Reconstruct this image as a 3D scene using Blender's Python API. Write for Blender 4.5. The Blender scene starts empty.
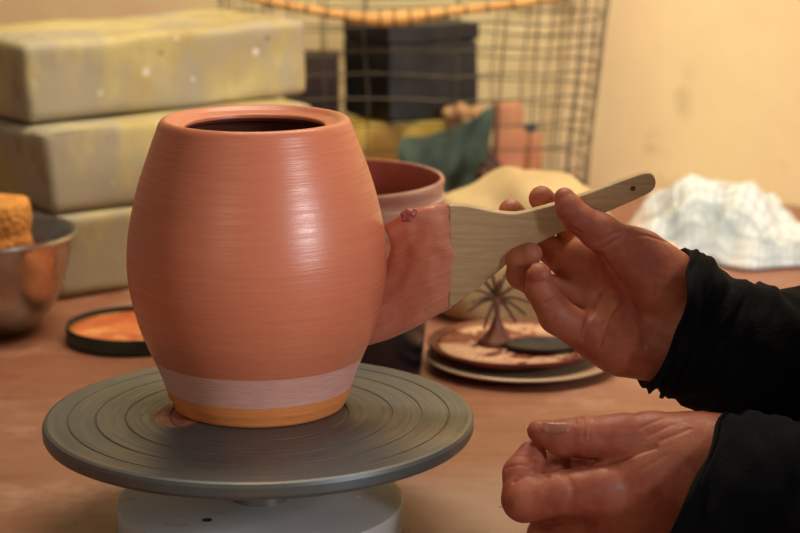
import bpy, bmesh, math, random
import numpy as np
from mathutils import Vector, Matrix, noise as mnoise
random.seed(7)
SC = bpy.context.scene
COL = SC.collection
R = math.radians

# ---------------------------------------------------------------- camera
CAM = Vector((0.0, -1.341, 0.500)); PITCH = R(13.0); F = 2000.0
cd = bpy.data.cameras.new('camera'); cam = bpy.data.objects.new('camera', cd); COL.objects.link(cam)
cam.location = CAM; cam.rotation_euler = (R(90) - PITCH, 0, 0)
cd.sensor_width = 36; cd.lens = 36 * F / 800; cd.clip_start = .05
cd.dof.use_dof = True; cd.dof.focus_distance = 1.36; cd.dof.aperture_fstop = 7.5
SC.camera = cam
FW = Vector((0, math.cos(PITCH), -math.sin(PITCH))); UP = Vector((0, math.sin(PITCH), math.cos(PITCH))); RT = Vector((1, 0, 0))
def ray(px, py): return FW + RT * ((px - 400) / F) - UP * ((py - 266.5) / F)
def at(px, py, D): return CAM + ray(px, py) * D                    # point seen there at depth D
def on_z(px, py, z=0.0):
    r = ray(px, py); return CAM + r * ((z - CAM.z) / r.z)
def on_plane(px, py, p0, n):
    r = ray(px, py); return CAM + r * ((p0 - CAM).dot(n) / r.dot(n))
def at_y(px, py, Y):
    r = ray(px, py); return CAM + r * ((Y - CAM.y) / r.y)

# ---------------------------------------------------------------- materials
def lin(c): return tuple(((v / 255) / 12.92 if v / 255 <= .04045 else ((v / 255 + .055) / 1.055) ** 2.4) for v in c) + (1,)
class M:
    def __init__(s, name, rough=.6, metal=0, spec=.5):
        s.m = bpy.data.materials.new(name); s.m.use_nodes = True
        s.nt = s.m.node_tree; s.b = s.nt.nodes['Principled BSDF']
        s.b.inputs['Roughness'].default_value = rough; s.b.inputs['Metallic'].default_value = metal
        s.b.inputs['Specular IOR Level'].default_value = spec
        s.tc = s.n('ShaderNodeTexCoord'); s.obj = s.tc.outputs['Object']; s.uv = s.tc.outputs['UV']
        s.h = None
    def n(s, t, **k):
        x = s.nt.nodes.new(t)
        for a, v in k.items(): setattr(x, a, v)
        return x
    def l(s, a, b): s.nt.links.new(a, b)
    def put(s, sock, v):
        if hasattr(v, 'is_linked') or isinstance(v, bpy.types.NodeSocket): s.l(v, sock)
        else: sock.default_value = v
    def map(s, scale=(1, 1, 1), loc=(0, 0, 0), rot=(0, 0, 0), src=None):
        m = s.n('ShaderNodeMapping'); s.l(src or s.obj, m.inputs[0])
        m.inputs['Scale'].default_value = scale; m.inputs['Location'].default_value = loc; m.inputs['Rotation'].default_value = rot
        return m.outputs[0]
    def noise(s, scale=10, detail=4, rough=.5, vec=None, dist=0):
        x = s.n('ShaderNodeTexNoise'); s.l(vec or s.obj, x.inputs['Vector'])
        x.inputs['Scale'].default_value = scale; x.inputs['Detail'].default_value = detail
        x.inputs['Roughness'].default_value = rough; x.inputs['Distortion'].default_value = dist
        return x.outputs['Fac']
    def voro(s, scale=10, vec=None, feature='F1'):
        x = s.n('ShaderNodeTexVoronoi', feature=feature); s.l(vec or s.obj, x.inputs['Vector']); x.inputs['Scale'].default_value = scale
        return x.outputs['Distance']
    def ramp(s, fac, a, b, ca=0., cb=1.):
        r = s.n('ShaderNodeMapRange'); s.put(r.inputs[0], fac)
        r.inputs[1].default_value = a; r.inputs[2].default_value = b; r.inputs[3].default_value = ca; r.inputs[4].default_value = cb
        r.interpolation_type = 'SMOOTHSTEP'
        return r.outputs[0]
    def mix(s, f, a, b, blend='MIX'):
        x = s.n('ShaderNodeMix', data_type='RGBA', blend_type=blend)
        s.put(x.inputs[0], f); s.put(x.inputs[6], a); s.put(x.inputs[7], b); return x.outputs[2]
    def math(s, op, a, b=0., c=0.):
        x = s.n('ShaderNodeMath', operation=op); s.put(x.inputs[0], a); s.put(x.inputs[1], b); s.put(x.inputs[2], c); return x.outputs[0]
    def sep(s, vec=None):
        x = s.n('ShaderNodeSeparateXYZ'); s.l(vec or s.obj, x.inputs[0]); return x.outputs
    def col(s, v): s.put(s.b.inputs['Base Color'], v); return s
    def rgh(s, v): s.put(s.b.inputs['Roughness'], v); return s
    def bump(s, h, strength=.3, dist=.001):
        b = s.n('ShaderNodeBump'); b.inputs['Strength'].default_value = strength; b.inputs['Distance'].default_value = dist
        s.l(h, b.inputs['Height'])
        if s.h: s.l(s.h, b.inputs['Normal'])
        s.h = b.outputs[0]; s.l(s.h, s.b.inputs['Normal']); return s
def simple(name, c, rough=.6, c2=None, scale=20, bump=0, metal=0, spec=.5, dist=.001, bscale=None):
    m = M(name, rough, metal, spec)
    if c2 is not None: m.col(m.mix(m.ramp(m.noise(scale), .35, .65), lin(c), lin(c2)))
    else: m.col(lin(c))
    if bump: m.bump(m.noise(bscale or scale * 4, 5), bump, dist)
    return m

# ---------------------------------------------------------------- mesh helpers
def link(name, me, m=None, parent=None, smooth=True):
    o = bpy.data.objects.new(name, me); COL.objects.link(o)
    if m is not None: me.materials.append(m.m if isinstance(m, M) else m)
    if smooth: me.polygons.foreach_set('use_smooth', [True] * len(me.polygons))
    if parent is not None: o.parent = parent
    return o
def fin(bm, name, m=None, parent=None, smooth=True, sharp=None):
    bmesh.ops.recalc_face_normals(bm, faces=bm.faces)
    me = bpy.data.meshes.new(name); bm.to_mesh(me); bm.free()
    o = link(name, me, m, parent, smooth)
    if smooth and sharp is not None: me.set_sharp_from_angle(angle=R(sharp))
    return o
def tag(o, label, cat=None, group=None, kind=None):
    if label: o['label'] = label
    if cat: o['category'] = cat
    if group: o['group'] = group
    if kind: o['kind'] = kind
    return o
def thing(name, label, cat, loc=(0, 0, 0), rz=0, group=None):
    o = bpy.data.objects.new(name, None); COL.objects.link(o); o.location = loc; o.rotation_euler = (0, 0, rz)
    o.empty_display_size = .02
    return tag(o, label, cat, group)
def lathe(bm, prof, n=96, loc=(0, 0, 0), closed=False):
    rings = []
    for r, z in prof:
        if r < 1e-6: rings.append([bm.verts.new((loc[0], loc[1], loc[2] + z))])
        else: rings.append([bm.verts.new((loc[0] + r * math.cos(2 * math.pi * i / n), loc[1] + r * math.sin(2 * math.pi * i / n), loc[2] + z)) for i in range(n)])
    pairs = list(zip(rings, rings[1:]))
    if closed: pairs.append((rings[-1], rings[0]))
    for a, b in pairs:
        for i in range(n):
            j = (i + 1) % n
            if len(a) == 1 and len(b) == 1: continue
            if len(a) == 1: bm.faces.new((a[0], b[i], b[j]))
            elif len(b) == 1: bm.faces.new((a[i], a[j], b[0]))
            else: bm.faces.new((a[i], a[j], b[j], b[i]))
def smooth_path(pts, k=8, closed=False):
    pts = [Vector(p) for p in pts]; out = []; n = len(pts)
    g = (lambda i: pts[i % n]) if closed else (lambda i: pts[max(0, min(n - 1, i))])
    for i in range(n if closed else n - 1):
        a, b, c, d = g(i - 1), g(i), g(i + 1), g(i + 2)
        for q in range(k):
            t = q / k
            out.append(.5 * ((2 * b) + (c - a) * t + (2 * a - 5 * b + 4 * c - d) * t * t + (3 * b - a - 3 * c + d) * t ** 3))
    if not closed: out.append(pts[-1])
    return out
def tube(bm, pts, r, n=8, closed=False, cap=True):
    pts = [Vector(p) for p in pts]; N = len(pts)
    rs = r if isinstance(r, (list, tuple)) else [r] * N
    rings = []; ref = None
    for i, p in enumerate(pts):
        t = (pts[(i + 1) % N] - pts[i - 1]) if closed else (pts[min(i + 1, N - 1)] - pts[max(i - 1, 0)])
        if t.length < 1e-9: t = Vector((0, 0, 1))
        t.normalize()
        if ref is None: ref = t.orthogonal().normalized()
        ref = (ref - t * ref.dot(t)).normalized(); b = t.cross(ref)
        rings.append([bm.verts.new(p + (ref * math.cos(2 * math.pi * k / n) + b * math.sin(2 * math.pi * k / n)) * rs[i]) for k in range(n)])
    for i in range(N if closed else N - 1):
        a, b = rings[i], rings[(i + 1) % N]
        for k in range(n): bm.faces.new((a[k], a[(k + 1) % n], b[(k + 1) % n], b[k]))
    if not closed and cap: bm.faces.new(rings[0][::-1]); bm.faces.new(rings[-1])
def box(bm, c, s, rz=0, bev=0, seg=2):
    g = bmesh.ops.create_cube(bm, size=1); vs = g['verts']
    bmesh.ops.scale(bm, vec=s, verts=vs)
    if bev:
        es = list({e for v in vs for e in v.link_edges})
        bmesh.ops.bevel(bm, geom=es, offset=bev, segments=seg, profile=.6, affect='EDGES')
        vs = [v for v in bm.verts if v.is_valid]
    return vs
def solid_box(name, c, s, m, parent=None, rz=0, bev=.002, lump=0, cuts=0, ry=0, rx=0, seed=0):
    bm = bmesh.new(); bmesh.ops.create_cube(bm, size=1); bmesh.ops.scale(bm, vec=s, verts=bm.verts)
    if bev: bmesh.ops.bevel(bm, geom=bm.edges[:], offset=bev, segments=3, profile=.6, affect='EDGES')
    if cuts:
        bmesh.ops.subdivide_edges(bm, edges=[e for e in bm.edges if e.calc_length() > max(s) * .3], cuts=cuts, use_grid_fill=True)
    if lump:
        for v in bm.verts:
            v.co += Vector([mnoise.noise(v.co * 14 + Vector((seed, k * 9, 3))) for k in range(3)]) * lump
    o = fin(bm, name, m, parent, True, 40)
    o.location = c; o.rotation_euler = (rx, ry, rz); return o

# ---------------------------------------------------------------- signed-distance modelling (hands, soft lumps)
def grid_mesh(f, lo, hi, h):
    lo = np.array(lo, float); hi = np.array(hi, float)
    n = np.ceil((hi - lo) / h).astype(int) + 1
    ax = [lo[k] + h * np.arange(n[k]) for k in range(3)]
    X, Y, Z = np.meshgrid(*ax, indexing='ij')
    V = f(X.astype(np.float32), Y.astype(np.float32), Z.astype(np.float32))
    S = V < 0
    c = S[:-1, :-1, :-1].astype(np.int8); cnt = np.zeros_like(c)
    for dx in (0, 1):
        for dy in (0, 1):
            for dz in (0, 1):
                cnt += S[dx:n[0] - 1 + dx, dy:n[1] - 1 + dy, dz:n[2] - 1 + dz]
    act = (cnt > 0) & (cnt < 8)
    idx = -np.ones(act.shape, int); I = np.argwhere(act); idx[act] = np.arange(len(I))
    acc = np.zeros((len(I), 3)); k = np.zeros(len(I))
    corners = [(a, b, cc) for a in (0, 1) for b in (0, 1) for cc in (0, 1)]
    for a in corners:
        for ax_ in range(3):
            if a[ax_] == 1: continue
            b = list(a); b[ax_] = 1
            va = V[I[:, 0] + a[0], I[:, 1] + a[1], I[:, 2] + a[2]]; vb = V[I[:, 0] + b[0], I[:, 1] + b[1], I[:, 2] + b[2]]
            m = (va < 0) != (vb < 0)
            t = np.where(m, va / np.where(m, va - vb, 1), 0)
            p = np.tile(np.array(a, float), (len(I), 1)); p[:, ax_] = t
            acc[m] += p[m]; k[m] += 1
    verts = lo + h * (I + acc / k[:, None])
    faces = []
    for ax_ in range(3):
        sl0 = [slice(None)] * 3; sl1 = [slice(None)] * 3
        sl0[ax_] = slice(0, -1); sl1[ax_] = slice(1, None)
        ch = S[tuple(sl0)] != S[tuple(sl1)]
        E = np.argwhere(ch); o1, o2 = [(1, 2), (2, 0), (0, 1)][ax_]
        ok = (E[:, o1] > 0) & (E[:, o2] > 0) & (E[:, o1] < n[o1] - 1) & (E[:, o2] < n[o2] - 1)
        E = E[ok]
        ins = S[E[:, 0], E[:, 1], E[:, 2]]
        q = []
        for d1, d2 in ((-1, -1), (0, -1), (0, 0), (-1, 0)):
            e = E.copy(); e[:, o1] += d1; e[:, o2] += d2
            q.append(idx[e[:, 0], e[:, 1], e[:, 2]])
        q = np.stack(q, 1); q[~ins] = q[~ins][:, ::-1]
        faces.append(q)
    return verts, np.concatenate(faces)
def relax(v, f, it=4, lam=.5):
    e = np.concatenate([f[:, [0, 1]], f[:, [1, 2]], f[:, [2, 3]], f[:, [3, 0]]]); e = np.concatenate([e, e[:, ::-1]])
    deg = np.bincount(e[:, 0], minlength=len(v))[:, None]
    for i in range(it * 2):
        s = np.zeros_like(v)
        for k in range(3): s[:, k] = np.bincount(e[:, 0], weights=v[e[:, 1], k], minlength=len(v))
        v = v + (lam if i % 2 == 0 else -lam * 1.04) * (s / deg - v)
    return v
def cone(X, Y, Z, a, b, ra, rb):
    ba = np.array(b) - np.array(a); L = float(ba.dot(ba)) + 1e-12
    t = np.clip(((X - a[0]) * ba[0] + (Y - a[1]) * ba[1] + (Z - a[2]) * ba[2]) / L, 0, 1)
    return np.sqrt((X - a[0] - t * ba[0]) ** 2 + (Y - a[1] - t * ba[1]) ** 2 + (Z - a[2] - t * ba[2]) ** 2) - (ra + (rb - ra) * t)
def ell(X, Y, Z, c, r):
    k = np.sqrt(((X - c[0]) / r[0]) ** 2 + ((Y - c[1]) / r[1]) ** 2 + ((Z - c[2]) / r[2]) ** 2)
    return (k - 1) * min(r)
def smin(a, b, k):
    h = np.clip(.5 + .5 * (b - a) / k, 0, 1); return b + (a - b) * h - k * h * (1 - h)
def sdf_obj(parts, name, m, parent=None):
    vs, fs, off = [], [], 0
    for v, f in parts: vs.append(v); fs.append(f + off); off += len(v)
    v = np.concatenate(vs); f = np.concatenate(fs)
    me = bpy.data.meshes.new(name); me.from_pydata(v.tolist(), [], f.tolist()); me.update()
    return link(name, me, m, parent)

# ================================================================ SETTING
WALL_A = Vector((0.244, 1.279, 0)); WYAW = R(-22)
wd = Vector((math.cos(WYAW), math.sin(WYAW), 0)); wn = Vector((wd.y, -wd.x, 0))   # wn points to the camera
m = M('ochre_plaster', .9)
big = m.noise(2.2, 5, .55, dist=.4); fine = m.noise(38, 6, .65)
c = m.mix(m.ramp(big, .35, .68), lin((234, 212, 156)), lin((226, 190, 148)))
c = m.mix(m.ramp(m.noise(7, 5, .6), .55, .75, 0, .55), c, lin((234, 214, 158)))
st = m.math('MULTIPLY', m.ramp(m.noise(5, 3, .5, m.map((1, 1, .6), (4.2, 1, 2))), .60, .70), m.ramp(fine, .38, .58))
c = m.mix(m.math('MULTIPLY', st, .75), c, lin((150, 120, 84)))
m.col(c).bump(m.noise(16, 6, .6), .5, .004).bump(fine, .25, .001)
MWALL = m
bm = bmesh.new()
L0 = WALL_A - wd * 1.9; L1 = WALL_A + wd * 1.6
a = [L0, L1, L1 - wn * .1, L0 - wn * .1]
lo = [bm.verts.new((p.x, p.y, -.76)) for p in a]; hi = [bm.verts.new((p.x, p.y, 1.7)) for p in a]
bm.faces.new(lo); bm.faces.new(hi)
for i in range(4): bm.faces.new((lo[i], lo[(i + 1) % 4], hi[(i + 1) % 4], hi[i]))
o = fin(bm, 'wall_back', MWALL, None, False); tag(o, None, kind='structure')
m = simple('floor_concrete', (120, 100, 82), .8, (100, 84, 70), 3, .2)
bm = bmesh.new(); bmesh.ops.create_cube(bm, size=1); bmesh.ops.scale(bm, vec=(4.6, 4.7, .04), verts=bm.verts); bmesh.ops.translate(bm, vec=(.1, -.05, -.78), verts=bm.verts)
o = fin(bm, 'floor', m, None, False); tag(o, None, kind='structure')

# ---------------------------------------------------------------- table
m = M('worn_table_top', .5)
g = m.noise(9, 5, .6, m.map((1.2, 9, 1), rot=(0, 0, .12)))
c = m.mix(m.ramp(g, .3, .7), lin((150, 98, 74)), lin((136, 84, 62)))
c = m.mix(m.ramp(m.noise(3.2, 4, .6), .45, .72, 0, .6), c, lin((162, 118, 98)))
dust = m.ramp(m.noise(9, 5, .7, m.map((1, 1, 1), (3, 7, 0))), .52, .7, 0, .45)
c = m.mix(dust, c, lin((196, 158, 138)))
ts = m.sep(); tdx = m.math('SUBTRACT', ts[0], .05); tdy = m.math('ADD', ts[1], .03)
td = m.math('ADD', m.math('SQRT', m.math('ADD', m.math('POWER', tdx, 2), m.math('POWER', tdy, 2))), m.math('MULTIPLY', m.math('SUBTRACT', m.noise(11, 4), .5), .09))
c = m.mix(m.ramp(td, .08, .2, .6, 0), c, lin((172, 146, 136)))   # cool window sheen painted into the table colour beside the wheel
spk = m.ramp(m.voro(26), .035, .06, 1, 0)
c = m.mix(m.math('MULTIPLY', spk, .8), c, lin((90, 50, 38)))
m.col(c).rgh(m.ramp(m.noise(14, 4), .3, .7, .36, .55)).bump(m.noise(240, 3), .12, .0006)
MTAB = m
tb = thing('table', 'long worn reddish brown work table against the plaster wall', 'table', (0, 0, 0))
bm = bmesh.new()
e0 = L0 + wn * .004 + wd * .5; e1 = L1 + wn * .004 - wd * .55
P = [(e0.x, e0.y), (e1.x, e1.y), (e1.x, -.33), (e0.x, -.33)]
lo = [bm.verts.new((x, y, -.032)) for x, y in P]; hi = [bm.verts.new((x, y, 0)) for x, y in P]
bm.faces.new(lo); bm.faces.new(hi)
for i in range(4): bm.faces.new((lo[i], lo[(i + 1) % 4], hi[(i + 1) % 4], hi[i]))
fin(bm, 'table_top', MTAB, tb, False)
mleg = simple('table_leg_wood', (120, 82, 56), .6, (100, 66, 44), 8, .2)
for x, y in ((e0.x + .08, -.25), (e1.x - .08, -.25), (e0.x + .08, e0.y - .3), (e1.x - .08, e1.y - .12)):
    solid_box('leg', (x, y, -.396), (.07, .07, .728), mleg, tb, 0, .004)

# ================================================================ BANDING WHEEL
WC = Vector((-.0985, 0, 0)); ZT = .085
m = M('grey_cast_metal', .42, .55)
s = m.sep(); rr = m.math('SQRT', m.math('ADD', m.math('POWER', s[0], 2), m.math('POWER', s[1], 2)))
swirl = m.n('ShaderNodeCombineXYZ'); ang = m.math('ARCTAN2', s[1], s[0])
m.l(m.math('MULTIPLY', rr, 260), swirl.inputs[0]); m.l(m.math('MULTIPLY', ang, 1.3), swirl.inputs[1])
ring = m.noise(1, 4, .6, swirl.outputs[0])
c = m.mix(m.ramp(m.noise(16, 5, .6), .35, .65), lin((88, 98, 102)), lin((100, 101, 97)))
c = m.mix(m.ramp(ring, .3, .75, 0, .5), c, lin((80, 82, 80)))
c = m.mix(m.ramp(m.noise(9, 4, .6, m.map((1, 1, 1), (2, 5, 0))), .5, .7, 0, .45), c, lin((124, 108, 92)))
# dried slip smear beside the foot of the pot
dx = m.math('ADD', s[0], .056); dy = m.math('ADD', s[1], .004)
dd = m.math('SQRT', m.math('ADD', m.math('POWER', m.math('MULTIPLY', dx, 1.0), 2), m.math('POWER', m.math('MULTIPLY', dy, .62), 2)))
dd = m.math('ADD', dd, m.math('MULTIPLY', m.math('SUBTRACT', m.noise(70, 4), .5), .010))
mask = m.ramp(dd, .0155, .0185, 1, 0)
smc = m.mix(m.ramp(m.noise(120, 3, .5, m.map((1, .3, 1), rot=(0, 0, .5))), .35, .65), lin((186, 116, 90)), lin((150, 80, 58)))
c = m.mix(m.math('MULTIPLY', mask, .85), c, smc)
m.col(c).rgh(m.math('ADD', m.ramp(ring, .3, .7, .34, .5), m.math('MULTIPLY', mask, .2)))
m.put(m.b.inputs['Metallic'], m.math('MULTIPLY', m.math('SUBTRACT', 1.0, mask), .5))
m.bump(ring, .05, .0003)
MWH = m
wh = thing('banding_wheel', 'round grey metal turntable on a pale disc base, carrying the pot', 'turntable', (WC.x, WC.y, 0))
RW = .15
prof = [(0, ZT)]
for gr in (.062, .093, .1135, .1325):
    prof += [(gr - .0008, ZT), (gr - .0003, ZT - .0007), (gr + .0003, ZT - .0007), (gr + .0008, ZT)]
prof += [(RW - .0035, ZT), (RW - .0012, ZT - .0008), (RW, ZT - .003), (RW, ZT - .0085), (RW - .001, ZT - .0105), (RW - .004, ZT - .012), (RW - .012, ZT - .0125), (.05, ZT - .014), (0, ZT - .014)]
bm = bmesh.new(); lathe(bm, prof, 160); fin(bm, 'turntable', MWH, wh, True, 14)
m = simple('dull_steel', (150, 150, 148), .4, (130, 130, 126), 20, .05, .6)
bm = bmesh.new(); lathe(bm, [(0, ZT - .0135), (.036, ZT - .0135), (.036, ZT - .022), (.030, ZT - .027), (.020, .05), (.020, .018), (0, .018)], 64); fin(bm, 'spindle', m, wh, True, 35)
m = M('pale_grey_paint', .5)
c = m.mix(m.ramp(m.noise(12, 5), .35, .7), lin((190, 191, 191)), lin((174, 174, 173)))
m.col(m.mix(m.ramp(m.noise(60, 4), .62, .72, 0, .5), c, lin((170, 130, 112)))).bump(m.noise(180, 3), .15, .0005)
ZB = .023
bm = bmesh.new(); lathe(bm, [(0, ZB), (.0985, ZB), (.1002, ZB - .0005), (.1008, ZB - .0018), (.1010, ZB - .008), (.1008, .003), (.098, 0), (0, 0)], 128)
ba = fin(bm, 'base', m, wh, True, 35)
mh = simple('dark_hole', (28, 24, 24), .8); mp = simple('bright_rivet', (225, 222, 218), .35)
def disc(name, px, py, r, z, h, mt, parent, off):
    p = on_z(px, py, z); bm = bmesh.new()
    lathe(bm, [(0, z + h), (r * .8, z + h), (r, z + h * .3), (r, z - .001), (0, z - .001)], 20)
    o = fin(bm, name, mt, parent, True, 40); o.location = (p.x - off.x, p.y - off.y, 0); return o
disc('screw_hole', 207, 520, .0036, ZB, .0003, mh, ba, WC)
disc('screw_hole', 358, 497, .0022, ZB, .0003, mp, ba, WC)

# ================================================================ POT
YA = .025; YcA = YA - CAM.y; XP = at_y(259.5, 403, YA).x
def zr(y, hw):
    dep = PITCH + math.atan((y - 266.5) / F); z = CAM.z - YcA * math.tan(dep)
    D = YcA * math.cos(PITCH) + (CAM.z - z) * math.sin(PITCH); return hw * D / F, z - ZT
prof = [zr(y, w) for y, w in ((126.5, 70), (124.6, 71.5), (123.4, 76), (121.6, 81), (118.6, 86), (117.6, 89.5), (118.6, 93), (122, 96), (130, 99), (140, 102.8), (152, 107), (169, 113), (185, 118), (201, 122), (221, 126.3), (241, 129), (260, 129.6), (275, 128.8), (287, 127), (303, 123.6), (320, 118.8), (335, 113.2), (352, 105.6), (367, 98.8), (381, 93.5), (392, 90))]
zs = [p[1] for p in prof]
prof += [(.0625, .0060), (.0617, .0030), (.0608, .0008), (.0590, 0), (.053, 0), (.051, .003), (0, .003)]
inner = [(r - .0065, z) for r, z in prof[10:26]]
full = [(0, .011), (.045, .011)] + [(r, max(z, .014)) for r, z in inner[::-1]] + [(prof[0][0] + .013, prof[0][1] - .0065), (prof[0][0] + .004, prof[0][1] - .0040), (prof[0][0] + .0006, prof[0][1] - .0022)] + prof
fp = smooth_path([(r, 0, z) for r, z in full[2:-7]], 5)
full = full[:2] + [(p.x, p.z) for p in fp] + full[-7:]
m = M('brushed_red_slip', .45)
s = m.sep(); ang = m.math('ARCTAN2', s[1], s[0])
cv = m.n('ShaderNodeCombineXYZ'); m.l(m.math('MULTIPLY', s[2], 420), cv.inputs[0]); m.l(m.math('MULTIPLY', m.math('SINE', ang), 1.2), cv.inputs[1]); m.l(m.math('MULTIPLY', m.math('COSINE', ang), 1.2), cv.inputs[2])
streak = m.noise(1, 5, .65, cv.outputs[0])
cv2 = m.n('ShaderNodeCombineXYZ'); m.l(m.math('MULTIPLY', s[2], 1300), cv2.inputs[0]); m.l(m.math('MULTIPLY', m.math('SINE', ang), 4), cv2.inputs[1]); m.l(m.math('MULTIPLY', m.math('COSINE', ang), 4), cv2.inputs[2])
fstreak = m.noise(1, 4, .6, cv2.outputs[0])
slip = m.mix(m.ramp(streak, .3, .7), lin((200, 114, 82)), lin((207, 123, 92)))
slip = m.mix(m.ramp(fstreak, .35, .7, 0, .25), slip, lin((186, 100, 70)))
lilac = m.mix(m.ramp(fstreak, .35, .65), lin((222, 170, 156)), lin((210, 152, 138)))
clay = m.mix(m.ramp(fstreak, .3, .7), lin((232, 146, 80)), lin((216, 128, 68)))
wob = m.math('MULTIPLY', m.math('SUBTRACT', m.noise(22, 3), .5), .002)
zz = m.math('ADD', s[2], wob)
c = m.mix(m.ramp(zz, .0150, .0162), clay, lilac)
slm = m.ramp(zz, .0372, .0388)
c = m.mix(slm, c, slip)
# few slip drips on the bare foot
drip = m.math('MULTIPLY', m.ramp(m.noise(70, 2, .5, m.map((1, 1, .7), (3.1, .4, 0))), .66, .72), m.ramp(zz, .016, .012))
c = m.mix(m.math('MULTIPLY', drip, .7), c, lin((150, 74, 50)))
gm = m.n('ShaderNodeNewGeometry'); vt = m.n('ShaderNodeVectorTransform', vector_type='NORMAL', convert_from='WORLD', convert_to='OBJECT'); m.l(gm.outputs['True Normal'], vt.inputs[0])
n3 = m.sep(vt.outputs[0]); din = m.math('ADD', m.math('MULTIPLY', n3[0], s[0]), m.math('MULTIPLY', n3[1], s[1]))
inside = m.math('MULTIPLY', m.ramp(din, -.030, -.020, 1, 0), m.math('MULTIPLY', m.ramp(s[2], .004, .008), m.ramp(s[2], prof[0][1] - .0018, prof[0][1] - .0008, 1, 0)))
c = m.mix(inside, c, lin((104, 58, 52)))     # shade of the cavity painted as a darker inside colour
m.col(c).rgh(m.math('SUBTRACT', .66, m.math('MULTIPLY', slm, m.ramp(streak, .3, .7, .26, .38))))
m.bump(streak, .32, .0007).bump(fstreak, .22, .0003)
pot = thing('clay_pot', 'rounded terracotta pot with wide dark opening, standing on grey turntable', 'pot', (XP, YA, ZT))
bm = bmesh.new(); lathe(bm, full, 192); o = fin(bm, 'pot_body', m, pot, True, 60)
MSLIP = m

# ================================================================ BRUSH
bn = Vector((-.03, -.99, -.12)).normalized(); bp = at(450, 255, 1.395)
def bpt(px, py, off=0.): return on_plane(px, py, bp, bn) + bn * off
m = M('pale_brush_wood', .55)
g = m.noise(30, 5, .6, m.map((.8, 1, 9), rot=(0, -.3, 0)), .6)
c = m.mix(m.ramp(g, .3, .7), lin((206, 178, 138)), lin((188, 156, 116)))
m.col(c).bump(g, .25, .0005)
MBW = m
br = thing('slip_brush', 'wide flat wooden brush loaded with red slip, held against pot', 'brush', bpt(450, 255))
def loc_parent(o, par):   # world coordinates kept under an Empty that has only a location
    o.data.transform(Matrix.Translation(-Vector(par.location))); return o
top = [(449, 204), (468, 205), (490, 209.5), (514, 212.5), (540, 207), (570, 198), (600, 187.5), (630, 176.5), (643, 172.3), (650, 172.3), (654.5, 177), (655, 184), (650.5, 190.5), (636, 198), (605, 211.5), (572, 226), (545, 238.5), (525, 249), (510, 260), (495, 273), (475, 289), (449, 307)]
poly = smooth_path([(x, y, 0) for x, y in top], 5)
bm = bmesh.new()
f0 = [bm.verts.new(bpt(p.x, p.y, .0037)) for p in poly]; f1 = [bm.verts.new(bpt(p.x, p.y, -.0037)) for p in poly]
ff = bm.faces.new(f0); fb = bm.faces.new(f1[::-1])
for i in range(len(f0)): bm.faces.new((f0[i], f1[i], f1[(i + 1) % len(f0)], f0[(i + 1) % len(f0)]))
bmesh.ops.recalc_face_normals(bm, faces=bm.faces)
es = [e for e in bm.edges if (ff in e.link_faces or fb in e.link_faces)]
bmesh.ops.bevel(bm, geom=es, offset=.0012, segments=3, profile=.5, affect='EDGES')
hd = fin(bm, 'handle', MBW, None, True, 30)
bmc = bmesh.new(); q = bpt(632.5, 187)
bmesh.ops.create_cone(bmc, cap_ends=True, segments=20, radius1=.0019, radius2=.0019, depth=.03)
cut = fin(bmc, 'cut', None, None, False); cut.matrix_world = Matrix.Translation(q + bn * .0170) @ bn.to_track_quat('Z', 'Y').to_matrix().to_4x4()
md = hd.modifiers.new('b', 'BOOLEAN'); md.object = cut; md.operation = 'DIFFERENCE'; md.solver = 'EXACT'
bpy.context.view_layer.update()
me2 = bpy.data.meshes.new_from_object(hd.evaluated_get(bpy.context.evaluated_depsgraph_get()))
hd.modifiers.clear(); hd.data = me2; bpy.data.objects.remove(cut)
loc_parent(hd, br); hd.parent = br
bmc = bmesh.new(); bmesh.ops.create_cone(bmc, cap_ends=True, segments=20, radius1=.0018, radius2=.0014, depth=.0008)
hole_d = fin(bmc, 'hole_shade_disc', simple('hole_shade_brown', (112, 70, 42), .7), None, True, 40); hole_d['label'] = 'small brown disc standing in for the dark handle hole'  # brown disc set into the handle hole to paint its shade
hole_d.data.transform(Matrix.Translation(q + bn * .0025) @ bn.to_track_quat('Z', 'Y').to_matrix().to_4x4()); loc_parent(hole_d, br); hole_d.parent = br

m = M('slip_soaked_bristles', .38)
sv = m.map((1, 1, 1), rot=(0, 0, 0), src=m.uv)
cvu = m.n('ShaderNodeMapping'); m.l(m.uv, cvu.inputs[0]); cvu.inputs['Scale'].default_value = (1.6, 60, 1)
bs = m.noise(1, 5, .6, cvu.outputs[0], .3)
c = m.mix(m.ramp(bs, .3, .7), lin((226, 148, 120)), lin((212, 130, 104)))
c = m.mix(m.ramp(m.noise(90, 4), .5, .7, 0, .5), c, lin((208, 130, 108)))
m.col(c).bump(bs, .25, .0008).bump(m.noise(110, 4), .3, .0012)
MBR = m
topc = smooth_path([(451, 203.5, 0), (438, 204.5, 0), (424, 206.5, 0), (410, 211, 0), (397, 218.5, 0), (384, 229, 0)], 8)
botc = smooth_path([(451, 308, 0), (437, 315, 0), (424, 323, 0), (408, 333, 0), (388, 343, 0), (362, 352, 0)], 8)
tipc = smooth_path([(384, 229, 0), (390, 250, 0), (384.5, 275, 0), (378.5, 300, 0), (371, 326, 0), (362, 352, 0)], 8)
NS, NT = len(topc) - 1, len(tipc) - 1
bm = bmesh.new(); uvl = bm.loops.layers.uv.new('UVMap'); grid = {}
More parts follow.
